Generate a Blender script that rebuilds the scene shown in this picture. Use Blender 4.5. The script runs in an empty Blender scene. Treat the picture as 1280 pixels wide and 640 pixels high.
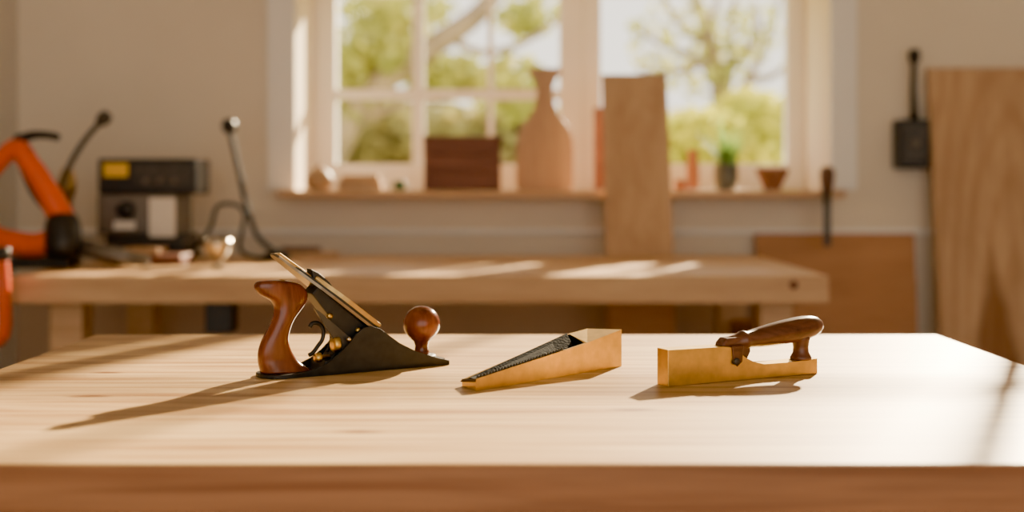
import bpy, bmesh, math, random
from mathutils import Vector, Matrix
random.seed(7)
H=1.14; F=1500.0; ZT=0.90
def SX(px,Y): return (px-640)*Y/F
def SZ(py,Y): return H-(py-232)*Y/F
col=bpy.context.scene.collection

# ---------------- materials ----------------
def newmat(name):
    m=bpy.data.materials.new(name); m.use_nodes=True
    nt=m.node_tree; b=nt.nodes['Principled BSDF']; return m,nt,b
def plain(name,c,rough=0.5,metal=0.0,var=0.12,scale=30,bump=0.05,spec=0.5):
    m,nt,b=newmat(name)
    tc=nt.nodes.new('ShaderNodeTexCoord'); n=nt.nodes.new('ShaderNodeTexNoise'); n.inputs['Scale'].default_value=scale; n.inputs['Detail'].default_value=4
    nt.links.new(tc.outputs['Object'],n.inputs['Vector'])
    r=nt.nodes.new('ShaderNodeValToRGB')
    r.color_ramp.elements[0].position=0.3; r.color_ramp.elements[1].position=0.7
    r.color_ramp.elements[0].color=(*[x*(1-var) for x in c],1); r.color_ramp.elements[1].color=(*[min(1,x*(1+var)) for x in c],1)
    nt.links.new(n.outputs['Fac'],r.inputs['Fac']); nt.links.new(r.outputs['Color'],b.inputs['Base Color'])
    b.inputs['Roughness'].default_value=rough; b.inputs['Metallic'].default_value=metal
    b.inputs['Specular IOR Level'].default_value=spec
    if bump:
        bp=nt.nodes.new('ShaderNodeBump'); bp.inputs['Strength'].default_value=bump; bp.inputs['Distance'].default_value=0.002
        nt.links.new(n.outputs['Fac'],bp.inputs['Height']); nt.links.new(bp.outputs['Normal'],b.inputs['Normal'])
    return m
def wood(name,c1,c2,axis='X',rough=0.45,scale=1.0,stretch=14,knots=False,ring=False):
    """c1 dark grain, c2 light base; axis = grain direction"""
    m,nt,b=newmat(name); L=nt.links.new; N=nt.nodes.new
    tc=N('ShaderNodeTexCoord'); mp=N('ShaderNodeMapping')
    s=[stretch*scale]*3; s['XYZ'.index(axis)]=1.0*scale
    mp.inputs['Scale'].default_value=s; L(tc.outputs['Object'],mp.inputs['Vector'])
    n1=N('ShaderNodeTexNoise'); n1.inputs['Scale'].default_value=1.6; n1.inputs['Detail'].default_value=8; n1.inputs['Roughness'].default_value=0.6; n1.inputs['Distortion'].default_value=0.6
    L(mp.outputs['Vector'],n1.inputs['Vector'])
    n2=N('ShaderNodeTexNoise'); n2.inputs['Scale'].default_value=9; n2.inputs['Detail'].default_value=4; L(mp.outputs['Vector'],n2.inputs['Vector'])
    mx=N('ShaderNodeMath'); mx.operation='MULTIPLY_ADD'; L(n2.outputs['Fac'],mx.inputs[0]); mx.inputs[1].default_value=0.35; L(n1.outputs['Fac'],mx.inputs[2])
    r=N('ShaderNodeValToRGB'); r.color_ramp.elements[0].position=0.45; r.color_ramp.elements[1].position=0.85
    r.color_ramp.elements[0].color=(*c1,1); r.color_ramp.elements[1].color=(*c2,1)
    L(mx.outputs[0],r.inputs['Fac']); out=r.outputs['Color']
    def mult(a,b_,f):
        mm=N('ShaderNodeMix'); mm.data_type='RGBA'; mm.blend_type='MULTIPLY'; mm.inputs[0].default_value=f
        L(a,mm.inputs[6]); L(b_,mm.inputs[7]); return mm.outputs[2]
    if knots:
        v=N('ShaderNodeTexVoronoi'); v.voronoi_dimensions='2D'; v.inputs['Scale'].default_value=1.0
        mp2=N('ShaderNodeMapping'); mp2.inputs['Scale'].default_value=(1.9,5.0,1) ; mp2.inputs['Location'].default_value=(.37,.21,0)
        dn=N('ShaderNodeTexNoise'); dn.inputs['Scale'].default_value=25
        mixv=N('ShaderNodeMix'); mixv.data_type='VECTOR'; mixv.inputs[0].default_value=0.04
        L(tc.outputs['Object'],mp2.inputs['Vector']); L(tc.outputs['Object'],dn.inputs['Vector'])
        L(mp2.outputs['Vector'],mixv.inputs[4]); L(dn.outputs['Color'],mixv.inputs[5])
        L(mixv.outputs[1],v.inputs['Vector'])
        kr=N('ShaderNodeValToRGB'); kr.color_ramp.elements[0].position=0.015; kr.color_ramp.elements[1].position=0.055
        kr.color_ramp.elements[0].color=(.34,.20,.11,1); kr.color_ramp.elements[1].color=(1,1,1,1)
        L(v.outputs['Distance'],kr.inputs['Fac'])
        out=mult(out,kr.outputs['Color'],.9)
        mp5=N('ShaderNodeMapping'); mp5.inputs['Scale'].default_value=(2.2,60,60); L(tc.outputs['Object'],mp5.inputs['Vector'])
        n5=N('ShaderNodeTexNoise'); n5.inputs['Scale'].default_value=1.0; n5.inputs['Detail'].default_value=5; n5.inputs['Distortion'].default_value=.4; L(mp5.outputs['Vector'],n5.inputs['Vector'])
        r5=N('ShaderNodeValToRGB'); r5.color_ramp.elements[0].position=.34; r5.color_ramp.elements[1].position=.56
        r5.color_ramp.elements[0].color=(.62,.46,.30,1); r5.color_ramp.elements[1].color=(1,1,1,1); L(n5.outputs['Fac'],r5.inputs['Fac'])
        out=mult(out,r5.outputs['Color'],.85)
    if ring:
        w=N('ShaderNodeTexWave'); w.wave_type='RINGS'; w.rings_direction='SPHERICAL'; w.inputs['Scale'].default_value=5; w.inputs['Distortion'].default_value=3; w.inputs['Detail Scale'].default_value=1.2
        mp3=N('ShaderNodeMapping'); k=[1.5]*3; k['XYZ'.index(axis)]=0.22; mp3.inputs['Scale'].default_value=k
        L(tc.outputs['Object'],mp3.inputs['Vector']); L(mp3.outputs['Vector'],w.inputs['Vector'])
        wr=N('ShaderNodeValToRGB'); wr.color_ramp.elements[0].position=0.0; wr.color_ramp.elements[1].position=0.6
        wr.color_ramp.elements[0].color=(.74,.62,.50,1); wr.color_ramp.elements[1].color=(1,1,1,1); L(w.outputs['Fac'],wr.inputs['Fac'])
        out=mult(out,wr.outputs['Color'],.38)
        # dark heartwood flame: narrow at top, wider below
        sx=N('ShaderNodeSeparateXYZ'); L(tc.outputs['Object'],sx.inputs[0])
        dn=N('ShaderNodeTexNoise'); dn.inputs['Scale'].default_value=6; L(tc.outputs['Object'],dn.inputs['Vector'])
        a1=N('ShaderNodeMath'); a1.operation='ADD'; L(sx.outputs['X'],a1.inputs[0]); a1.inputs[1].default_value=.085
        a2=N('ShaderNodeMath'); a2.operation='ABSOLUTE'; L(a1.outputs[0],a2.inputs[0])
        h1=N('ShaderNodeMapRange'); L(sx.outputs['Z'],h1.inputs['Value']); h1.inputs['From Min'].default_value=.55; h1.inputs['From Max'].default_value=1.04; h1.inputs['To Min'].default_value=.085; h1.inputs['To Max'].default_value=-.02
        a3=N('ShaderNodeMath'); a3.operation='SUBTRACT'; L(a2.outputs[0],a3.inputs[0]); L(h1.outputs['Result'],a3.inputs[1])
        a4=N('ShaderNodeMath'); a4.operation='MULTIPLY_ADD'; L(dn.outputs['Fac'],a4.inputs[0]); a4.inputs[1].default_value=.06; L(a3.outputs[0],a4.inputs[2])
        fr=N('ShaderNodeMapRange'); L(a4.outputs[0],fr.inputs['Value']); fr.inputs['From Min'].default_value=.01; fr.inputs['From Max'].default_value=.04; fr.inputs['To Min'].default_value=0; fr.inputs['To Max'].default_value=1
        cr=N('ShaderNodeValToRGB'); cr.color_ramp.elements[0].color=(.50,.36,.26,1); cr.color_ramp.elements[1].color=(1,1,1,1); L(fr.outputs['Result'],cr.inputs['Fac'])
        out=mult(out,cr.outputs['Color'],1)
    L(out,b.inputs['Base Color']); b.inputs['Roughness'].default_value=rough
    bp=N('ShaderNodeBump'); bp.inputs['Strength'].default_value=0.08; bp.inputs['Distance'].default_value=0.002
    L(mx.outputs[0],bp.inputs['Height']); L(bp.outputs['Normal'],b.inputs['Normal'])
    return m
M={}
M['wall']=plain('wall_paint',(.84,.74,.60),0.9,0,0.03,3,0.03)
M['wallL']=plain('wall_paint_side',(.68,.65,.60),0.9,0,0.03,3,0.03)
M['bench_shade']=plain('bench_shade_brown',(.50,.34,.22),0.8,0,0.05,3,0.03)  # shade under the back bench put into a brown wall colour
M['trim']=plain('trim_paint',(.94,.91,.86),0.5,0,0.02,3,0)
M['ceil']=plain('ceiling_paint',(.84,.80,.72),0.9,0,0.02,3,0)
M['floor']=wood('floor_wood',(.22,.13,.07),(.42,.28,.17),'X',0.5,1,10)
M['table']=wood('maple_top',(.46,.26,.10),(.78,.55,.27),'X',0.42,1.0,16,knots=True)
M['apron']=wood('table_edge_shaded',(.26,.10,.035),(.42,.18,.065),'X',0.55,1.0,16,knots=True)  # table wood darkened: shade of its front side put into the colour
M['bench']=wood('bench_wood',(.52,.29,.13),(.72,.47,.24),'X',0.5,1.0,12)
M['plank']=wood('pine_plank',(.48,.28,.14),(.64,.42,.23),'Z',0.6,1.0,10)
M['plank2']=wood('oak_board',(.48,.28,.14),(.64,.41,.22),'Z',0.6,1.0,9,ring=True)
M['ply']=wood('orange_plywood',(.42,.18,.065),(.53,.25,.10),'X',0.6,1.0,6)
M['crate']=wood('crate_wood',(.14,.045,.025),(.25,.09,.05),'X',0.55,1.0,10)
M['darkw']=wood('dark_wood',(.10,.045,.025),(.2,.09,.05),'Z',0.5,1,10)
M['rose']=wood('rosewood',(.08,.016,.007),(.24,.062,.023),'Z',0.2,3.0,7)
M['walnut']=wood('walnut',(.05,.016,.009),(.17,.062,.033),'X',0.28,3.0,9)
M['mapleobj']=wood('turned_maple',(.44,.25,.12),(.60,.38,.20),'Z',0.5,1.5,8)
M['brass']=plain('brushed_brass',(.68,.46,.13),0.36,1.0,0.14,60,0.08)
M['brassd']=plain('aged_brass',(.56,.38,.15),0.35,1.0,0.2,60,0.08)
M['iron']=plain('black_iron',(.026,.026,.026),0.48,0.3,0.25,80,0.1)
M['rasp']=plain('rasp_black',(.012,.012,.012),0.8,0.0,0.3,300,0.4,0.2)
M['steel']=plain('polished_steel',(.62,.54,.42),0.22,1.0,0.1,60,0.03)
M['bsteel']=plain('blade_steel',(.28,.23,.17),0.3,1.0,0.15,60,0.03)
M['black']=plain('black_plastic',(.02,.02,.022),0.4,0,0.2,40,0.03)
M['dmetal']=plain('dark_metal',(.07,.065,.06),0.45,0.5,0.2,40,0.05)
M['grey']=plain('grey_metal',(.20,.18,.16),0.4,0.6,0.15,40,0.05)
M['orange']=plain('orange_plastic',(.82,.10,.015),0.35,0,0.05,20,0.02)
M['yellow']=plain('yellow_label',(.9,.55,.03),0.5,0,0.03,20,0)
M['white']=plain('white_card',(.8,.76,.68),0.6,0,0.03,20,0)
M['terra']=plain('terracotta',(.34,.14,.075),0.8,0,0.12,25,0.1)
M['pot']=plain('glazed_grey_pot',(.16,.16,.13),0.3,0,0.2,25,0.05)
M['green']=plain('green_ceramic',(.05,.15,.05),0.4,0,0.2,25,0.05)
M['bark']=plain('tree_bark',(.30,.23,.16),0.9,0,0.25,6,0.4)
M['grass']=plain('lawn_grass',(.28,.33,.10),0.95,0,0.3,2,0.4)
def leafmat(name,c):
    m,nt,b=newmat(name); L=nt.links.new
    n=nt.nodes.new('ShaderNodeTexNoise'); n.inputs['Scale'].default_value=2.5
    tc=nt.nodes.new('ShaderNodeTexCoord'); L(tc.outputs['Object'],n.inputs['Vector'])
    r=nt.nodes.new('ShaderNodeValToRGB'); r.color_ramp.elements[0].position=.35; r.color_ramp.elements[1].position=.65
    r.color_ramp.elements[0].color=(c[0]*.75,c[1]*.85,c[2]*.8,1); r.color_ramp.elements[1].color=(*c,1)
    L(n.outputs['Fac'],r.inputs['Fac']); L(r.outputs['Color'],b.inputs['Base Color']); b.inputs['Roughness'].default_value=.6
    t=nt.nodes.new('ShaderNodeBsdfTranslucent'); L(r.outputs['Color'],t.inputs['Color'])
    mx=nt.nodes.new('ShaderNodeMixShader'); mx.inputs[0].default_value=.5
    L(b.outputs[0],mx.inputs[1]); L(t.outputs[0],mx.inputs[2]); L(mx.outputs[0],nt.nodes['Material Output'].inputs['Surface'])
    return m
M['leafy']=leafmat('leaf_yellow',(.72,.68,.08)); M['leafg']=leafmat('leaf_olive',(.56,.54,.14)); M['leafp']=leafmat('leaf_houseplant',(.34,.52,.14)); M['leafb']=leafmat('leaf_autumn',(.55,.46,.17))

# ---------------- mesh helpers ----------------
def mk(name,bm,mat,smooth=False,bevel=None):
    bmesh.ops.recalc_face_normals(bm,faces=bm.faces)
    me=bpy.data.meshes.new(name); bm.to_mesh(me); bm.free()
    me.materials.append(M[mat] if isinstance(mat,str) else mat)
    if smooth:
        for p in me.polygons: p.use_smooth=True
    o=bpy.data.objects.new(name,me); col.objects.link(o); return o
def box(name,x0,x1,y0,y1,z0,z1,mat,bev=0.0,seg=2):
    bm=bmesh.new(); bmesh.ops.create_cube(bm,size=1)
    for v in bm.verts: v.co=Vector(((x0+x1)/2+v.co.x*(x1-x0),(y0+y1)/2+v.co.y*(y1-y0),(z0+z1)/2+v.co.z*(z1-z0)))
    if bev: bmesh.ops.bevel(bm,geom=bm.edges[:],offset=bev,segments=seg,affect='EDGES',profile=.5)
    return mk(name,bm,mat)
def prism(name,A,B,mat,bev=0.0,seg=2,smooth=False):
    bm=bmesh.new(); a=[bm.verts.new(p) for p in A]; b=[bm.verts.new(p) for p in B]
    f1=bm.faces.new(a); f2=bm.faces.new(list(reversed(b))); n=len(A)
    for i in range(n): bm.faces.new([a[i],b[i],b[(i+1)%n],a[(i+1)%n]])
    if bev:
        es=list(set(f1.edges[:]+f2.edges[:]))
        bmesh.ops.bevel(bm,geom=es,offset=bev,segments=seg,affect='EDGES',profile=.5,clamp_overlap=True)
    bm.faces.ensure_lookup_table()
    return mk(name,bm,mat,smooth)
def frame(d):
    d=d.normalized(); up=Vector((0,0,1)) if abs(d.z)<.9 else Vector((1,0,0))
    a=d.cross(up).normalized(); return a,d.cross(a).normalized()
def tube(name,pts,rad,mat,seg=12,smooth=True):
    pts=[Vector(p) for p in pts]; 
    if not isinstance(rad,(list,tuple)): rad=[rad]*len(pts)
    bm=bmesh.new(); rings=[]; pa=None
    for i,p in enumerate(pts):
        d=(pts[min(i+1,len(pts)-1)]-pts[max(i-1,0)])
        if pa is None: a,b=frame(d)
        else:
            dn=d.normalized(); a=(pa-dn*pa.dot(dn)).normalized(); b=dn.cross(a)
        pa=a
        rings.append([bm.verts.new(p+(a*math.cos(2*math.pi*k/seg)+b*math.sin(2*math.pi*k/seg))*rad[i]) for k in range(seg)])
    for r0,r1 in zip(rings,rings[1:]):
        for k in range(seg): bm.faces.new([r0[k],r0[(k+1)%seg],r1[(k+1)%seg],r1[k]])
    bm.faces.new(rings[0]); bm.faces.new(rings[-1])
    return mk(name,bm,mat,smooth)
def lathe(name,base,axis,prof,mat,seg=32):
    base=Vector(base); ax=Vector(axis).normalized(); a,b=frame(ax)
    bm=bmesh.new(); rings=[]
    for t,r in prof:
        r=max(r,1e-5)
        rings.append([bm.verts.new(base+ax*t+(a*math.cos(2*math.pi*k/seg)+b*math.sin(2*math.pi*k/seg))*r) for k in range(seg)])
    for r0,r1 in zip(rings,rings[1:]):
        for k in range(seg): bm.faces.new([r0[k],r0[(k+1)%seg],r1[(k+1)%seg],r1[k]])
    bm.faces.new(rings[0]); bm.faces.new(rings[-1])
    o=mk(name,bm,mat,True); return o
def smoothpts(P,n=4):
    out=[]; L=len(P)
    P=[Vector(p) for p in P]
    for i in range(L-1):
        p0=P[max(i-1,0)];p1=P[i];p2=P[i+1];p3=P[min(i+2,L-1)]
        for k in range(n):
            t=k/n
            out.append(.5*((2*p1)+(p2-p0)*t+(2*p0-5*p1+4*p2-p3)*t*t+(3*p1-p0-3*p2+p3)*t**3))
    out.append(P[-1]); return out
def join(name,objs):
    for o in bpy.context.view_layer.objects: o.select_set(False)
    for o in objs: o.select_set(True)
    bpy.context.view_layer.objects.active=objs[0]
    if len(objs)>1: bpy.ops.object.join()
    o=objs[0]; o.name=name; o.data.name=name
    xs=[v.co for v in o.data.vertices]
    c=Vector(((min(v.x for v in xs)+max(v.x for v in xs))/2,(min(v.y for v in xs)+max(v.y for v in xs))/2,min(v.z for v in xs)))
    o.data.transform(Matrix.Translation(-c)); o.location=c
    return o

# ---------------- room ----------------
WY=4.30; WO=4.74
XL=-1.77; XR=3.2; YB=-3.6
wx0,wx1=-0.774,1.137; wz0=1.098; wz1=1.90
cx0,cx1=.60,2.75; cz0,cz1=1.95,2.75  # added high opening, out of view, sized to let sun reach the table
parts=[box('w',XL-.2,wx0,WY,WO,0,3.0,'wall'),
 box('w',wx0,wx1,WY,WO,0,wz0,'wall'), box('w',wx0,cx0,WY,WO,wz1,3.0,'wall'),
 box('w',cx0,cx1,WY,WO,wz1,cz0,'wall'), box('w',cx0,cx1,WY,WO,cz1,3.0,'wall'),
 box('w',wx1,cx1,WY,WO,0,wz1,'wall'), box('w',cx1,XR+.2,WY,WO,0,3.0,'wall')]
join('wall_back',parts)
box('wall_left',XL-.2,XL,YB,WY,0,3.0,'wallL')
box('wall_right',XR,XR+.2,YB,WY,0,3.0,'wall')
box('floor',XL-.2,XR+.2,YB,WO,-.1,0,'floor')
box('ceiling',XL-.2,XR+.2,YB,WO,3.0,3.1,'ceil')
box('trim_1',wx0-.10,wx0,WY-.018,WY,wz0+.026,wz1+.02,'trim',.004)
box('trim_2',wx1,wx1+.095,WY-.018,WY,wz0+.026,wz1+.02,'trim',.004)
join('trim_3',[box('r',XL,XR,WY-.02,WY,.965,.985,'trim',.004),box('r2',XL,XR,WY-.008,WY,.985,1.06,'wall')])
box('bench_shade_panel',XL,1.45,WY-.012,WY,.121,.80,'bench_shade',.003)  # added brown sheet, darkens the lower wall where the bench shades it
box('baseboard_back',XL,XR,WY-.02,WY,0,.12,'trim',.004)
box('window_sill',-.815,1.155,4.15,4.70,wz0,1.123,'bench',.004)
def window(name,x0,x1,z0,z1,vb,hb,y=4.66,fr=.07,bot=.1,top=.05):
    p=[box('f',x0,x0+fr,y,y+.06,z0,z1,'trim',.004),box('f',x1-fr,x1,y,y+.06,z0,z1,'trim',.004),
       box('f',x0+fr,x1-fr,y,y+.06,z0,z0+bot,'trim',.004),box('f',x0+fr,x1-fr,y,y+.06,z1-top,z1,'trim',.004)]
    for x,w in vb: p.append(box('m',x-w/2,x+w/2,y+.015,y+.045,z0+bot,z1-top,'trim'))
    for z,w in hb: p.append(box('m',x0+fr,x1-fr,y+.018,y+.042,z-w/2,z+w/2,'trim'))
    return join(name,p)
Yg=4.68
window('window_1',wx0,SX(728,Yg)+.0,1.124,wz1,[(SX(523,Yg),.045),(SX(613,Yg),.022)],[(SZ(118,Yg),.04)],fr=.09,top=.02)
window('window_2',SX(728,Yg)+.001,wx1,1.124,wz1,[],[],fr=.07,top=.02)
window('added_sun_opening',cx0,cx1,cz0,cz1,[(.86,.11),(1.27,.022),(2.12,.08)],[(2.42,.02)],fr=.03,bot=.03)  # added and unseen; bars placed to cast shadow streaks on the table

# ---------------- front table ----------------
tp=[box('top',-.672,.686,1.034,1.935,.856,.90,'table',.003)]
tp.append(box('apron',-.64,.655,1.045,1.065,.74,.856,'apron'))
tp.append(box('apron',-.64,.655,1.90,1.92,.74,.856,'apron'))
tp.append(box('apron',-.64,-.62,1.065,1.90,.74,.856,'apron')); tp.append(box('apron',.635,.655,1.065,1.90,.74,.856,'apron'))
for x in(-.64,.565):
    for y in(1.046,1.83): tp.append(box('leg',x,x+.09,y,y+.09,0,.856,'apron',.004))
table=join('workbench_table',tp)
me=table.data
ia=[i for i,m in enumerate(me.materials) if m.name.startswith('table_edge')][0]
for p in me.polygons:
    if p.normal.y<-.9 and p.material_index==0: p.material_index=ia  # front face of the top takes the shade-darkened wood

# ---------------- plane tracer ----------------
class Tr:
    def __init__(s,O,yaw):
        s.O=Vector((O[0],O[1],0)); s.u=Vector((math.cos(yaw),math.sin(yaw),0)); s.n=Vector((-math.sin(yaw),math.cos(yaw),0))
    def px(s,px,py,w=0.0):
        q=s.O+s.n*w; k=(px-640)/F
        t=(k*q.y-q.x)/(s.u.x-k*s.u.y); p=q+s.u*t
        return (t, H-(py-232)*p.y/F)
    def P(s,t,z,w): 
        p=s.O+s.n*w+s.u*t; return Vector((p.x,p.y,z))
    def prism(s,name,pl,w0,w1,mat,bev=0,wr=None,seg=2,smooth=False):
        wr=(w0+w1)/2 if wr is None else wr
        L=[s.px(a,b,wr) for a,b in pl]
        return prism(name,[s.P(t,z,w0) for t,z in L],[s.P(t,z,w1) for t,z in L],mat,bev,seg,smooth)
    def tz(s,name,pl,w0,w1,mat,bev=0,seg=2):
        return prism(name,[s.P(t,z,w0) for t,z in pl],[s.P(t,z,w1) for t,z in pl],mat,bev,seg)
    def pts(s,pl,w): return [s.P(*(s.px(a,b,w)),w) for a,b in pl]

# ---------------- hand plane ----------------
T=Tr((-.291,1.481),math.radians(31))
parts=[]
Ls=T.px(562,457,0)[0]
pl=[(Ls,0.0),(Ls+.004,.01),(Ls+.004,.05),(Ls,.06)]+[(.012+.026*math.cos(math.radians(a)),.03+.03*math.sin(math.radians(a))) for a in range(90,271,15)]
parts.append(prism('sole',[T.P(t,ZT+.0002,w) for t,w in pl],[T.P(t,ZT+.005,w) for t,w in pl],'iron',.001))
top=[(372,467),(395,463),(410,455),(424,444),(437,429),(447,416),(456,409),(466,408),(476,411),(486,419),(500,429),(520,439),(545,447),(562,450)]
tz=[T.px(a,b,0) for a,b in top]
chk=[(tz[0][0]-.01,ZT+.001)]+[(t,max(z,ZT+.006)) for t,z in tz]+[(Ls,ZT+.001)]
parts.append(T.tz('cheek',chk,0,.004,'iron',.0008)); parts.append(T.tz('cheek',chk,.056,.06,'iron',.0008))
parts.append(T.tz('bed',[(.15,ZT+.004),(.15,ZT+.012),(Ls-.005,ZT+.009),(Ls-.005,ZT+.004)],.004,.056,'iron'))
parts.append(T.prism('frog',[(392,357),(452,406),(462,430),(452,452),(405,457),(404,449),(424,428),(404,392),(384,366)],.014,.046,'iron',.002,wr=.03))
parts.append(T.prism('frog_foot',[(398,448),(448,440),(452,458),(394,462)],.006,.054,'iron',.002,wr=.03))
a=T.px(342,321,.03); b=T.px(470,420,.03)
d=Vector((b[0]-a[0],b[1]-a[1])); Ld=d.length; d/=Ld; nn=Vector((-d.y,d.x)) 
if nn.y<0: nn=-nn
def plate(name,t0,t1,w0,w1,off,th,mat,bev=.0006):
    n=10; pr=[]
    for i in range(n+1):
        f=i/n; w=w0+(w1-w0)*min(1,f*2.2); 
        if i==0: w*=.55
        pr.append((t0+(t1-t0)*(f if i!=1 else .03),w))
    outl=[(t,.03-w) for t,w in pr]+[(t,.03+w) for t,w in reversed(pr)]
    def q(t,w,o): return T.P(a[0]+d.x*t+nn.x*o, a[1]+d.y*t+nn.y*o, w)
    return prism(name,[q(t,w,off) for t,w in outl],[q(t,w,off+th) for t,w in outl],mat,bev)
parts.append(plate('blade',-.004,Ld,.010,.025,0,.0035,'bsteel'))
parts.append(plate('chipbreaker',.03,Ld-.006,.010,.025,.0036,.003,'iron'))
parts.append(plate('lever_cap',.055,Ld-.012,.009,.021,.007,.006,'brassd',.002))
parts.append(T.prism('cam',[(386,336),(396,341),(408,352),(416,362),(412,368),(400,360),(388,348)],.020,.040,'iron',.002,wr=.03))
parts.append(T.prism('blade_top_rib',[(340,317),(349,316),(392,347),(388,353)],.025,.035,'brassd',.001,wr=.03))
parts.append(T.prism('yoke',[(392,385),(400,390),(440,424),(436,440),(424,436)],.008,.014,'dmetal',.001,wr=.01))
c=T.px(421,430,.012); parts.append(lathe('brass_nut',T.P(c[0]-.006,c[1],.012),T.u,[(0,.002),(0,.009),(.002,.0105),(.007,.0105),(.009,.009),(.009,.004),(.02,.004),(.02,.001)],'brass'))
c=T.px(399,447,.012); parts.append(lathe('brass_screw',T.P(c[0]-.006,c[1],.012),T.u,[(0,.001),(0,.005),(.004,.0065),(.008,.006),(.009,.003),(.02,.003),(.02,.001)],'brass'))
parts.append(tube('hook',smoothpts(T.pts([(387,409),(391,404),(399,405),(404,413),(403,424),(397,433),(391,441),(386,444)],.02)),.0028,'iron',8))
parts.append(tube('hook2',smoothpts(T.pts([(404,400),(412,412),(414,424),(408,440)],.03)),.0025,'iron',8))
c=T.px(436,424,0); parts.append(lathe('cheek_screw',T.P(c[0],c[1],.003),-T.n,[(0,.001),(0,.003),(.005,.003),(.006,.001)],'steel',12))
for (x,y) in((448,413),(412,395)):
    c=T.px(x,y,.0135); parts.append(lathe('scr',T.P(c[0],c[1],.0145),-T.n,[(0,.001),(0,.004),(.003,.004),(.004,.001)],'brass',12))
Lr=[(326,466,389,462),(323,454,374,452),(323,441,364,439),(327,427,360,425),(335,412,362,411),(341,398,367,399),(343,386,374,389),(338,376,381,379),(324,368,384,369),(318,359,381,361),(322,352,372,354),(334,350,356,350)]
LL=smoothpts([Vector((*T.px(a_,b_,.03),0)) for a_,b_,_,_ in Lr],5); RR=smoothpts([Vector((*T.px(c_,d_,.03),0)) for _,_,c_,d_ in Lr],5)
bm=bmesh.new(); rings=[]; nR=len(LL); sg=28
for i,(l,r) in enumerate(zip(LL,RR)):
    f=i/(nR-1); hw=.0125 if f<.85 else .0125*math.sqrt(max(.02,1-((f-.85)/.16)**2))
    if f<.12: hw=.0125+.003*(1-f/.12)
    ring=[]
    for k in range(sg):
        an=2*math.pi*k/sg; ca=math.cos(an); sa=math.sin(an)
        ca=math.copysign(abs(ca)**.8,ca); sa=math.copysign(abs(sa)**.8,sa)
        m_=(l+r)/2+(r-l)/2*ca; ring.append(bm.verts.new(T.P(m_.x,max(m_.y,ZT+.005),.03+hw*sa)))
    rings.append(ring)
for r0,r1 in zip(rings,rings[1:]):
    for k in range(sg): bm.faces.new([r0[k],r0[(k+1)%sg],r1[(k+1)%sg],r1[k]])
bm.faces.new(rings[0]); bm.faces.new(rings[-1])
parts.append(mk('tote',bm,'rose',True))
c=T.px(352,351,.03); parts.append(lathe('tote_nut',T.P(c[0],c[1]-.002,.03),(0,0,1),[(0,.001),(0,.0045),(.003,.0045),(.004,.002),(.004,.0005)],'brass',16))
c=T.px(527,400,.03)[0]
parts.append(lathe('knob',T.P(c,ZT+.006,.03),(0,0,1),[(0,.001),(0,.018),(.003,.018),(.005,.0155),(.007,.012),(.012,.0095),(.018,.0088),(.024,.0105),(.029,.0155),(.034,.0203),(.040,.0235),(.046,.0248),(.052,.0245),(.058,.0225),(.063,.0195),(.067,.0155),(.070,.010),(.0715,.005),(.072,.001)],'rose',40))
parts.append(lathe('knob_ring',T.P(c,ZT+.005,.03),(0,0,1),[(0,.001),(0,.0195),(.006,.0195),(.008,.017),(.009,.001)],'iron',32))
join('hand_plane',parts)

# ---------------- brass wedge rasp ----------------
A=Vector((-.042,1.4008,0)); A2=Vector((-.0598,1.436,0)); B=Vector((.1455,1.593,0)); C=Vector((.101,1.610,0))
z0=ZT+.0002
hA,hA2,hB,hC=.014,.008,.049,.048
def at(p,z): return Vector((p.x,p.y,z))
bm=bmesh.new()
ob=[bm.verts.new(at(p,z0)) for p in(A,B,C,A2)]
def lerp(a,b,t): return a+(b-a)*t
Nf=lerp(A,B,.74); Ff=lerp(A2,C,.84)
hN=lerp(hA,hB,.68); hF=hC*.94
topA=bm.verts.new(at(A,ZT+hA)); topB=bm.verts.new(at(B,ZT+hB)); topC=bm.verts.new(at(C,ZT+hC)); topA2=bm.verts.new(at(A2,ZT+hA2))
topN=bm.verts.new(at(Nf,ZT+hN)); topF=bm.verts.new(at(Ff,ZT+hF))
def inset(p,hh,k=.003):
    L=(B-A).normalized(); W=Vector((-L.y,L.x,0))
    side=1 if (p-A).dot(W)<.01 else -1
    return p+W*side*k
iA=inset(A,0)+(B-A).normalized()*.004; iA2=inset(A2,0)+(B-A).normalized()*.004; iN=inset(Nf,0)-(B-A).normalized()*.002; iF=inset(Ff,0)-(B-A).normalized()*.002
tiA=bm.verts.new(at(iA,ZT+hA)); tiA2=bm.verts.new(at(iA2,ZT+hA2+.0005)); tiN=bm.verts.new(at(iN,ZT+hN-.0005)); tiF=bm.verts.new(at(iF,ZT+hF-.0005))
biA=bm.verts.new(at(iA,ZT+.006)); biA2=bm.verts.new(at(iA2,ZT+.005)); biN=bm.verts.new(at(iN,ZT+.016)); biF=bm.verts.new(at(iF,ZT+.016))
fs=[(ob[0],ob[3],ob[2],ob[1]),(ob[0],ob[1],topB,topN,topA),(ob[1],ob[2],topC,topB),(ob[2],ob[3],topA2,topF,topC),(ob[3],ob[0],topA,topA2),
 (topN,topB,topC,topF),(topA,topN,tiN,tiA),(topN,topF,tiF,tiN),(topF,topA2,tiA2,tiF),(topA2,topA,tiA,tiA2)]
for f in fs: bm.faces.new(f)
dark=[(tiA,tiN,biN,biA),(tiN,tiF,biF,biN),(tiF,tiA2,biA2,biF),(tiA2,tiA,biA,biA2),(biA,biN,biF,biA2)]
df=[bm.faces.new(f) for f in dark]
for f in df: f.material_index=1
o=mk('body',bm,'brass'); o.data.materials.append(M['rasp'])
parts=[o]
u=(B-A).normalized(); W=Vector((-u.y,u.x,0)); L0=(Nf-A).length
outl=[]; n=38
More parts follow.
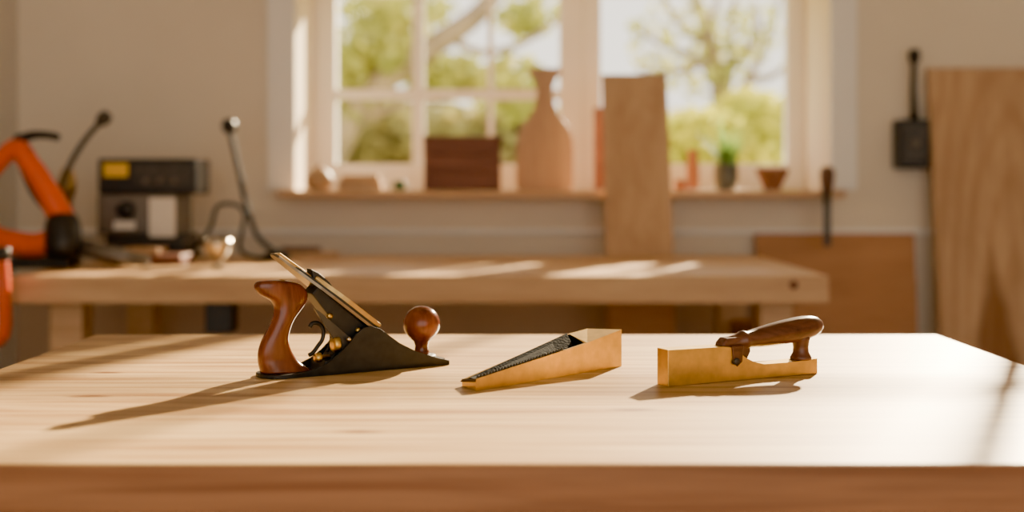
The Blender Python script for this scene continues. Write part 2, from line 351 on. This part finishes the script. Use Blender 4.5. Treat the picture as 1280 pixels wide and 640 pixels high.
for i in range(n+1):
    t=i/n*.97; base=ZT+lerp(hA,hN,t)
    outl.append((t*L0,base-.0)); outl.append((t*L0+L0/n*.5,base+.0034*(1 if i<30 else .2)))
poly=[(0,ZT+.005)]+outl+[(L0*.99,ZT+.012)]
pa=[A+W*.0032+u*(s+.004)+Vector((0,0,z)) for s,z in poly]; pb=[p+W*.0014 for p in pa]
parts.append(prism('teeth',pa,pb,'dmetal'))
pf=[lerp(A2,C,.04)-W*.004,lerp(A2,C,.80)-W*.004]
q0=at(pf[0],ZT+.010); q1=at(pf[1],ZT+.0465); q2=at(iN+ -u*.01,ZT+.026)+W*.004; q3=at(iA+u*.01+W*.002,ZT+.009)
parts.append(prism('rasp_plate',[q0,q1,q2,q3],[p-Vector((0,0,.003)) for p in(q0,q1,q2,q3)],'rasp'))
for i in range(8):
    p=lerp(A,A2,(i+.5)/8); w=(A2-A).normalized()*.002
    a1=at(p-w,ZT+.0085+ (1-i/8)*.006); a2=at(p+w,ZT+.0085+(1-i/8)*.006); tip=at(p-u*.0045,ZT+.0055+(1-i/8)*.005)
    bm=bmesh.new(); vs=[bm.verts.new(x) for x in(a1,a2,tip,(a1+a2)/2+u*.003-Vector((0,0,.004)))]
    for f in((0,1,2),(0,1,3),(1,2,3),(0,2,3)): bm.faces.new([vs[j] for j in f])
    parts.append(mk('t',bm,'bsteel'))
join('brass_wedge_rasp',parts)

# ---------------- brass block with walnut handle ----------------
T=Tr((.186,1.430),math.radians(26))
parts=[]; Wd=.024
o_=[T.px(a,b,0) for a,b in[(835,437.5),(905,433.5),(915,434),(924,440),(932,447),(942,453),(955,456),(985,453),(1022,448)]]
Ls=T.px(1022,466,0)[0]
poly=[(0,ZT+.0002)]+[(t,z) for t,z in o_]+[(Ls,ZT+.0002)]
parts.append(T.tz('body',poly,0,Wd,'brass',.0008))
parts.append(T.prism('bracket',[(899,428),(904,422),(922,420),(932,424),(934,438),(930,447),(922,449),(914,440),(908,434),(898,432)],.003,Wd-.003,'walnut',.003,wr=.012,seg=3))
parts.append(T.prism('bracket_tail',[(914,432),(929,432),(927,452),(921,458),(916,451)],-.002,.001,'walnut',.001,wr=0))
c=T.px(921,452,-.003); parts.append(lathe('screw',T.P(c[0],c[1],-.001),-T.n,[(0,.001),(0,.0045),(.003,.0045),(.004,.002),(.004,.0005)],'dmetal',16))
p0=Vector((*T.px(904,431,.012),0)); p1=Vector((*T.px(1028,405,.012),0))
ax2=p1-p0; Lh=ax2.length; axw=T.u*ax2.x+Vector((0,0,ax2.y))
hp=[(0,.0005),(.002,.006),(.006,.0085),(.014,.0095),(.022,.0105),(.024,.0125),(.028,.0125),(.030,.0108),(.045,.0122),(.062,.0140),(.08,.0153),(.096,.0158),(.108,.0155),(.118,.0140),(.126,.0108),(.131,.0065),(.1335,.0025),(.134,.0005)]
k=Lh/.134
parts.append(lathe('handle',T.P(p0.x,p0.y,.012),axw,[(t*k,r) for t,r in hp],'walnut',36))
c=T.px(1001,448,.012); zb=c[1]
parts.append(lathe('post',T.P(c[0],zb-.001,.012),(0,0,1),[(0,.001),(0,.0135),(.0025,.0138),(.005,.0125),(.009,.0102),(.016,.0098),(.024,.011),(.032,.013),(.034,.001)],'walnut',28))
join('brass_shoulder_plane',parts)

# ---------------- back bench ----------------
bx0,bx1=-1.336,.844; by0,by1=3.19,4.12
parts=[box('top',bx0,bx1,by0,by1,.826,.90,'bench',.005)]
for x in(bx0+.06,bx1-.16):
    for y in(by0+.12,by1-.15): parts.append(box('leg',x,x+.09,y,y+.09,0,.826,'bench',.004))
parts+= [box('rail',bx0+.15,bx1-.16,by1-.13,by1-.09,.2,.30,'bench'),box('panel',.315,.535,3.95,4.0,.0,.826,'ply'),box('panel',.72,.79,3.5,3.95,.25,.7,'ply')]
c=(SX(992,3.19),SZ(356,3.19)); parts.append(lathe('dog_hole',(c[0],3.192,c[1]),(0,-1,0),[(0,.001),(0,.012),(.004,.012),(.004,.001)],'crate',16))
join('back_workbench',parts)
box('power_socket_box',SX(258,3.3),SX(292,3.3),3.28,3.36,.735,.8255,'black',.005)

# ---------------- sill objects ----------------
ZS=1.1235
def lx(px,Y=4.25): return SX(px,Y)
def lz(py,Y=4.25): return SZ(py,Y)
half=[(0,238),(33,238),(36,232),(36,190),(35,172),(31,160),(24,150),(15,142),(11,132),(9.5,115),(10,104),(13,97),(20,93),(21,87),(19,84.5),(0,84)]
pts=[(681+a,b) for a,b in half[1:-1]]+[(681-a,b) for a,b in reversed(half[1:-1])]
Y=4.30; zz=lambda py: max(SZ(py,Y),ZS)
o=prism('bd',[(SX(a,Y),Y,zz(b)) for a,b in pts],[(SX(a,Y),Y+.025,zz(b)) for a,b in pts],'mapleobj',.005,3); join('bottle_shaped_cutting_board',[o])
Y=4.24; x0,x1=SX(530,Y),SX(626,Y); zt=SZ(170,Y)
parts=[box('b',x0+.004,x1-.004,Y+.004,Y+.13,ZS,zt-.004,'darkw')]
hz=(zt-ZS)/3
for i in range(3): parts.append(box('s',x0,x1,Y-.006,Y+.006,ZS+i*hz+.002,ZS+(i+1)*hz-.002,'crate',.003))
parts.append(box('rim',x0-.004,x1+.004,Y-.01,Y+.135,zt-.014,zt,'crate',.003))
for x in(x0,x1-.02): parts.append(box('c',x,x+.02,Y-.012,Y,ZS,zt-.014,'crate',.002))
join('wooden_crate',parts)
parts=[lathe('e',(lx(400),4.24,ZS),(0,0,1),[(0,.001),(0,.03),(.01,.044),(.03,.05),(.05,.046),(.068,.034),(.078,.02),(.085,.006),(.086,.001)],'mapleobj')]
parts.append(lathe('knob',(lx(400),4.24,ZS+.084),(0,0,1),[(0,.008),(.006,.007),(.009,.001)],'darkw',16)); join('turned_wooden_knob',parts)
parts=[box('b',lx(424),lx(478),4.22,4.29,ZS,lz(226),'plank',.004),box('b',lx(428),lx(474),4.225,4.285,lz(226),lz(219),'bench',.003)]; join('wood_block_stack',parts)
join('green_glass_jar',[lathe('j',(lx(500),4.24,ZS),(0,0,1),[(0,.001),(0,.022),(.02,.025),(.03,.02),(.033,.02),(.036,.001)],'green',20)])
join('dark_offcut_board',[box('b',SX(742,4.45),SX(775,4.45),4.42,4.44,ZS,SZ(135,4.45),'crate',.003)])
join('small_tin_can',[lathe('j',(lx(850),4.22,ZS),(0,0,1),[(0,.001),(0,.022),(.03,.022),(.032,.02),(.038,.02),(.038,.001)],'terra',20)])
join('clay_jar',[lathe('j',(lx(872),4.36,ZS),(0,0,1),[(0,.001),(0,.02),(.03,.024),(.09,.024),(.12,.018),(.135,.018),(.14,.021),(.148,.021),(.148,.001)],'terra',24)])
join('terracotta_bowl',[lathe('j',(lx(963),4.22,ZS),(0,0,1),[(0,.001),(0,.028),(.006,.03),(.05,.050),(.058,.055),(.078,.057),(.078,.050),(.058,.047),(.012,.025),(.012,.001)],'terra',32)])
pc=Vector((lx(905),4.21,ZS))
parts=[lathe('pot',pc,(0,0,1),[(0,.001),(0,.032),(.01,.038),(.05,.043),(.085,.042),(.09,.045),(.09,.039),(.08,.037),(.078,.001)],'pot',28)]
bm=bmesh.new()
for i in range(190):
    az=random.uniform(0,6.28); ln=random.uniform(.09,.21); sp=random.uniform(.1,.9); w=random.uniform(.003,.006)
    d=Vector((math.cos(az),math.sin(az)*.75,0)); sd=Vector((-d.y,d.x,0))
    b0=pc+Vector((0,0,.078))+d*random.uniform(0,.03); prev=None
    for k in range(6):
        t=k/5; p=b0+d*ln*sp*t*(.4+.6*t)+Vector((0,0,ln*(t-.35*sp*t*t)))
        ww=w*(1-t*.95)
        cur=(bm.verts.new(p-sd*ww),bm.verts.new(p+sd*ww))
        if prev: bm.faces.new([prev[0],prev[1],cur[1],cur[0]])
        prev=cur
parts.append(mk('leaves',bm,'leafp')); join('potted_plant',parts)
def leaning(name,x0,x1,yb,yt,zb,zt,th,mat):
    bm=bmesh.new(); bmesh.ops.create_cube(bm,size=1)
    for v in bm.verts:
        t=v.co.z+.5; v.co=Vector((x0+(x1-x0)*(v.co.x+.5),yb+(yt-yb)*t+(v.co.y)*th,zb+(zt-zb)*t))
    bmesh.ops.bevel(bm,geom=bm.edges[:],offset=.003,segments=2,affect='EDGES')
    return join(name,[mk(name,bm,mat)])
leaning('leaning_pine_board',SX(757,4.05),SX(842,4.05),4.055,4.235,.901,SZ(93,4.235),.022,'plank')
leaning('leaning_plywood_sheet',SX(948,4.2),SX(1150,4.2),4.16,4.262,.0,SZ(292,4.25),.015,'ply')
leaning('leaning_oak_board',1.474,SX(1365,4.2),4.06,4.265,.0,SZ(85,4.26),.025,'plank2')
Y=4.12; X=SX(1034,Y)
parts=[lathe('h',(X,Y,SZ(240,Y)),(0,0,1),[(0,.001),(0,.016),(.01,.02),(.04,.024),(.065,.026),(.08,.022),(.088,.012),(.09,.001)],'darkw',20),
 lathe('f',(X,Y,SZ(255,Y)),(0,0,1),[(0,.001),(0,.012),(.045,.014),(.045,.001)],'dmetal',16),
 box('blade',X-.013,X+.013,Y-.003,Y+.003,SZ(308,Y),SZ(252,Y),'dmetal',.002), box('peg',X-.006,X+.006,Y,4.152,SZ(246,Y),SZ(241,Y),'dmetal')]
join('hanging_chisel',parts)
Y=4.27
parts=[box('b',SX(1118,Y),1.471,4.22,4.30,SZ(211,Y),SZ(150,Y),'black',.006),box('b2',SX(1123,Y),SX(1152,Y),4.207,4.223,SZ(203,Y),SZ(158,Y),'dmetal',.004),
 tube('rod',[(SX(1142,Y),4.26,SZ(152,Y)),(SX(1141,Y),4.26,SZ(110,Y)),(SX(1142,Y),4.26,SZ(70,Y))],[.014,.011,.010],'black'),
 lathe('head',(SX(1142,Y),4.26,SZ(80,Y)),(0,0,1),[(0,.008),(.006,.018),(.03,.022),(.05,.018),(.054,.001)],'black',20),
 lathe('knob',(SX(1138,Y),4.209,SZ(180,Y)),(0,-1,0),[(0,.001),(0,.014),(.010,.012),(.010,.001)],'grey',20)]
join('electrical_switch_box',parts)

# ---------------- bench clutter ----------------
ZB=.9005
Y=3.5
def q(px,py,Y=3.5): return (SX(px,Y),Y,SZ(py,Y))
parts=[tube('frame',smoothpts([q(84,293),q(72,262),q(52,228),q(34,200),q(20,178)],4),[.036,.04,.04,.038,.036,.036,.036,.034,.033,.033,.033,.03,.03,.03,.03,.028,.024],'orange',14),
 tube('top',smoothpts([q(24,182),q(8,192),q(-18,222),q(-40,262)],4),.027,'orange',14),
 tube('low',smoothpts([q(80,294),q(50,306),q(20,304),q(-10,296),q(-40,270)],4),.036,'orange',14),
 tube('lever',smoothpts([q(22,176),q(40,169),q(60,169),q(74,172)],3),[.02,.018,.015,.014,.013,.013,.012,.012,.012,.010],'black',10),
 tube('inner_grip',smoothpts([q(36,184),q(30,205),q(44,240),q(64,264)],4),.015,'black',10),
 lathe('motor',q(78,268),(.12,-.2,-1),[(0,.02),(.004,.04),(.03,.05),(.09,.052),(.12,.048),(.13,.03)],'black',24),
 tube('bar',[q(95,308),q(140,318),q(186,327)],[.026,.025,.017],'grey',12),
 box('foot',SX(-45,Y),SX(92,Y),3.45,3.55,ZB,ZB+.03,'black',.006),
 tube('strut',[q(-40,268),q(-38,326)],.02,'black',10)]
join('orange_power_saw',parts)
parts=[tube('c',smoothpts([(SX(-4,3.1),3.13,SZ(325,3.1)),(SX(0,3.1),3.12,SZ(360,3.1)),(SX(-2,3.1),3.13,SZ(420,3.1)),(SX(-30,3.1),3.14,SZ(470,3.1)),(SX(-30,3.1),3.14,.0)]),.017,'orange',10),
 lathe('cap',(SX(-4,3.1),3.13,SZ(326,3.1)),(0,0,1),[(0,.02),(.03,.022),(.035,.001)],'dmetal',14)]
join('orange_extension_pole',parts)
Y=3.85
parts=[box('b',SX(135,Y),SX(235,Y),3.82,3.98,ZB,SZ(292,Y),'dmetal',.006),box('m',SX(128,Y),SX(226,Y),3.80,3.99,SZ(292,Y),SZ(243,Y),'grey',.006),
 lathe('dial',(SX(165,Y),3.80,SZ(262,Y)),(0,-1,0),[(0,.001),(0,.03),(.02,.028),(.02,.001)],'black',20),
 box('tag',SX(187,3.79),SX(219,3.79),3.785,3.795,SZ(296,3.79),SZ(247,3.79),'white',.001),
 box('p',SX(150,Y),SX(175,Y),3.79,3.80,SZ(286,Y),SZ(276,Y),'white')]
join('bench_power_supply',parts)
zr=SZ(243,Y)+.0005
parts=[box('b',SX(122,3.8),SX(246,3.8),3.80,3.97,zr,SZ(198,3.8),'black',.008,3),box('y',SX(130,3.8),SX(160,3.8),3.794,3.801,SZ(221,3.8),SZ(204,3.8),'yellow',.001),
 box('d',SX(168,3.8),SX(238,3.8),3.796,3.801,SZ(232,3.8),SZ(206,3.8),'dmetal',.001)]
for px_ in(182,200,218): parts.append(lathe('k',(SX(px_,3.8),3.797,SZ(226,3.8)),(0,-1,0),[(0,.001),(0,.009),(.008,.008),(.008,.001)],'grey',12))
join('workshop_radio',parts)
def goose(name,pts,r,head,base,mat='black'):
    ps=smoothpts(pts,6); p=[tube('neck',ps,r,mat,10)]
    d=(ps[-1]-ps[-4]).normalized()
    p.append(lathe('head',ps[-1]-d*.02,d,[(0,.008),(.008,head*.8),(.02,head),(.035,head),(.048,head*.7),(.052,.001)],mat,18))
    p.append(lathe('base',(base[0],base[1],ZB),(0,0,1),[(0,.001),(0,.05),(.012,.048),(.022,.03),(.034,.014),(.034,.001)],mat,24))
    return join(name,p)
Y=3.75
goose('gooseneck_lamp',[(SX(82,Y),Y,ZB+.03),(SX(76,Y),Y,SZ(262,Y)),(SX(84,Y),Y,SZ(215,Y)),(SX(104,Y),Y,SZ(178,Y)),(SX(128,Y),Y,SZ(150,Y))],.009,.022,(SX(82,Y),Y),'dmetal')
Y=3.9
goose('gooseneck_lamp',[(SX(340,Y),Y,ZB+.03),(SX(322,Y),Y,SZ(295,Y)),(SX(310,Y),Y,SZ(262,Y)),(SX(298,Y),Y,SZ(210,Y)),(SX(287,Y),Y,SZ(160,Y))],.009,.024,(SX(345,Y),Y),'black')
join('brass_valve',[lathe('v',(SX(84,3.95),3.95,ZB),(0,0,1),[(0,.001),(0,.03),(.02,.025),(.06,.016),(.2,.016),(.21,.026),(.25,.030),(.28,.022),(.30,.010),(.30,.001)],'brassd',20)])
Y=3.8
join('power_cable',[tube('c',smoothpts([(SX(232,Y),Y+.05,ZB+.012),(SX(262,Y),Y,ZB+.1),(SX(272,Y),Y,SZ(258,Y)),(SX(295,Y),Y,SZ(256,Y)),(SX(306,Y),Y,SZ(270,Y)),(SX(300,Y),Y,ZB+.04),(SX(322,Y),Y,ZB+.01),(SX(345,Y),Y-.05,ZB+.01)],5),.007,'black',8)])
Y=3.42
join('brass_goblet',[lathe('v',(SX(272,Y),Y,ZB),(0,0,1),[(0,.001),(0,.022),(.003,.023),(.008,.01),(.022,.007),(.03,.016),(.045,.03),(.07,.04),(.088,.04),(.088,.036),(.07,.035),(.048,.025),(.036,.001)],'steel',28)])
join('wooden_tray',[box('t',SX(150,3.7),SX(235,3.7),3.62,3.76,ZB,ZB+.03,'crate',.004),box('t',SX(158,3.7),SX(205,3.7),3.64,3.74,ZB+.03,ZB+.05,'mapleobj',.004)])
join('wood_offcuts',[box('t',SX(362,3.95),SX(420,3.95),3.9,4.0,ZB,ZB+.02,'plank',.003),box('t',SX(352,3.95),SX(400,3.95),3.92,3.98,ZB+.02,ZB+.038,'darkw',.003)])

# ---------------- outdoors ----------------
box('lawn_ground',-25,25,4.8,45,-.5,-.3,'grass')
def leaves(name,clusters,mat):
    bm=bmesh.new()
    for (px,py,Y,rx,rz,n,s) in clusters:
        cx,cz=SX(px,Y),SZ(py,Y); k=Y/F
        for i in range(n):
            while True:
                a=Vector((random.uniform(-1,1),random.uniform(-1,1),random.uniform(-1,1)))
                if a.length<1: break
            p=Vector((cx+a.x*rx*k,Y+a.y*rx*k,cz+a.z*rz*k))
            e1=Vector((random.uniform(-1,1),random.uniform(-1,1),random.uniform(-1,1))).normalized(); e2=e1.orthogonal().normalized()
            ss=s*random.uniform(.6,1.3)
            bm.faces.new([bm.verts.new(p+e1*ss),bm.verts.new(p+e2*ss*.6),bm.verts.new(p-e1*ss),bm.verts.new(p-e2*ss*.6)])
    return mk(name,bm,mat)
def treelimb(pts,r0,r1,Y):
    ps=smoothpts([(SX(a,Y),Y+dy,SZ(b,Y)) for a,b,dy in pts],4); n=len(ps)
    return tube('l',ps,[r0+(r1-r0)*i/(n-1) for i in range(n)],'bark',8)
Y=10
g=-.3; gy=232+(H-g)*F/Y
parts=[treelimb([(380,gy,0),(395,250,0),(430,160,0),(480,100,0),(545,55,0),(600,15,0),(640,-40,0)],.16,.07,Y),
 treelimb([(480,100,0),(470,50,.2),(480,-20,.3)],.06,.03,Y),treelimb([(560,45,0),(600,60,.3),(650,50,.3),(700,20,.2)],.04,.02,Y),treelimb([(430,160,0),(500,130,.2),(560,125,.4)],.05,.02,Y),
 leaves('lv',[(470,60,10,60,40,300,.08),(560,95,10.3,55,26,280,.08),(640,110,10,50,40,280,.08),(500,10,10,70,30,260,.08),(660,20,10.5,40,26,140,.08),(440,110,10,30,50,180,.08)],'leafg')]
join('oak_tree',parts)
Y=11; gy=232+(H-g)*F/Y
parts=[treelimb([(905,gy,0),(905,200,0),(900,120,0),(890,60,0),(870,0,0),(860,-50,0)],.11,.04,Y)]
for pts in [[(902,150),(930,100),(960,50),(975,-10)],[(900,120),(870,80),(830,50),(790,30)],[(905,130),(915,80),(910,30),(925,-30)],[(890,60),(850,20),(820,-20)],[(930,100),(965,95),(1000,70)],[(870,80),(850,90),(800,85)],[(915,80),(940,50),(945,0)],[(895,90),(880,40),(895,0),(890,-30)]]:
    parts.append(treelimb([(a,b,random.uniform(-.3,.3) if i else 0) for i,(a,b) in enumerate(pts)],.045,.018,Y))
parts.append(leaves('lv',[(930,50,11,60,50,170,.06),(850,50,11,70,50,170,.06),(890,100,11,60,30,100,.06)],'leafg')); join('bare_branch_tree',parts)
o=leaves('gb',[(880,185,8,60,50,900,.06),(940,165,8.5,60,55,900,.06),(820,205,8,50,40,600,.06),(960,290,8,90,110,1200,.06),(850,330,8,110,110,1200,.06)],'leafy'); join('garden_bush',[o])
o=leaves('h',[(470,165,14,60,50,900,.11),(560,180,14,80,50,900,.11),(650,175,14,60,60,900,.11),(400,190,14,60,50,500,.11),(740,195,14,90,40,900,.11),(1000,190,14,90,50,900,.11),(860,185,14,80,45,900,.11),(560,280,14,260,60,2500,.12),(900,290,14,200,70,2500,.12)],'leafb'); join('garden_hedge',[o])

# ---------------- lights ----------------
w=bpy.data.worlds.new('World'); bpy.context.scene.world=w; w.use_nodes=True
bg=w.node_tree.nodes['Background']; bg.inputs['Color'].default_value=(1.0,.92,.79,1); bg.inputs['Strength'].default_value=3.0
sd=bpy.data.lights.new('sun','SUN'); sd.energy=38; sd.angle=math.radians(1.3); sd.color=(1,.79,.50)
so=bpy.data.objects.new('sun_light',sd); col.objects.link(so)
so.rotation_euler=Vector((-.155,-.33,-.154)).to_track_quat('-Z','Y').to_euler(); so.location=(3,8,6)
vs=bpy.context.scene.view_settings
try:
    vs.look='AgX - Punchy'; vs.exposure=0.38
except Exception as e: print('look',e)
# ---------------- camera ----------------
cd=bpy.data.cameras.new('camera'); co=bpy.data.objects.new('camera',cd); col.objects.link(co)
cd.sensor_width=36; cd.lens=36*F/1280; cd.shift_y=-88/1280.0
co.location=(0,0,H); co.rotation_euler=(math.pi/2,0,0)
cd.dof.use_dof=True; cd.dof.focus_distance=1.5; cd.dof.aperture_fstop=2.1
cd.clip_start=.05
bpy.context.scene.camera=co
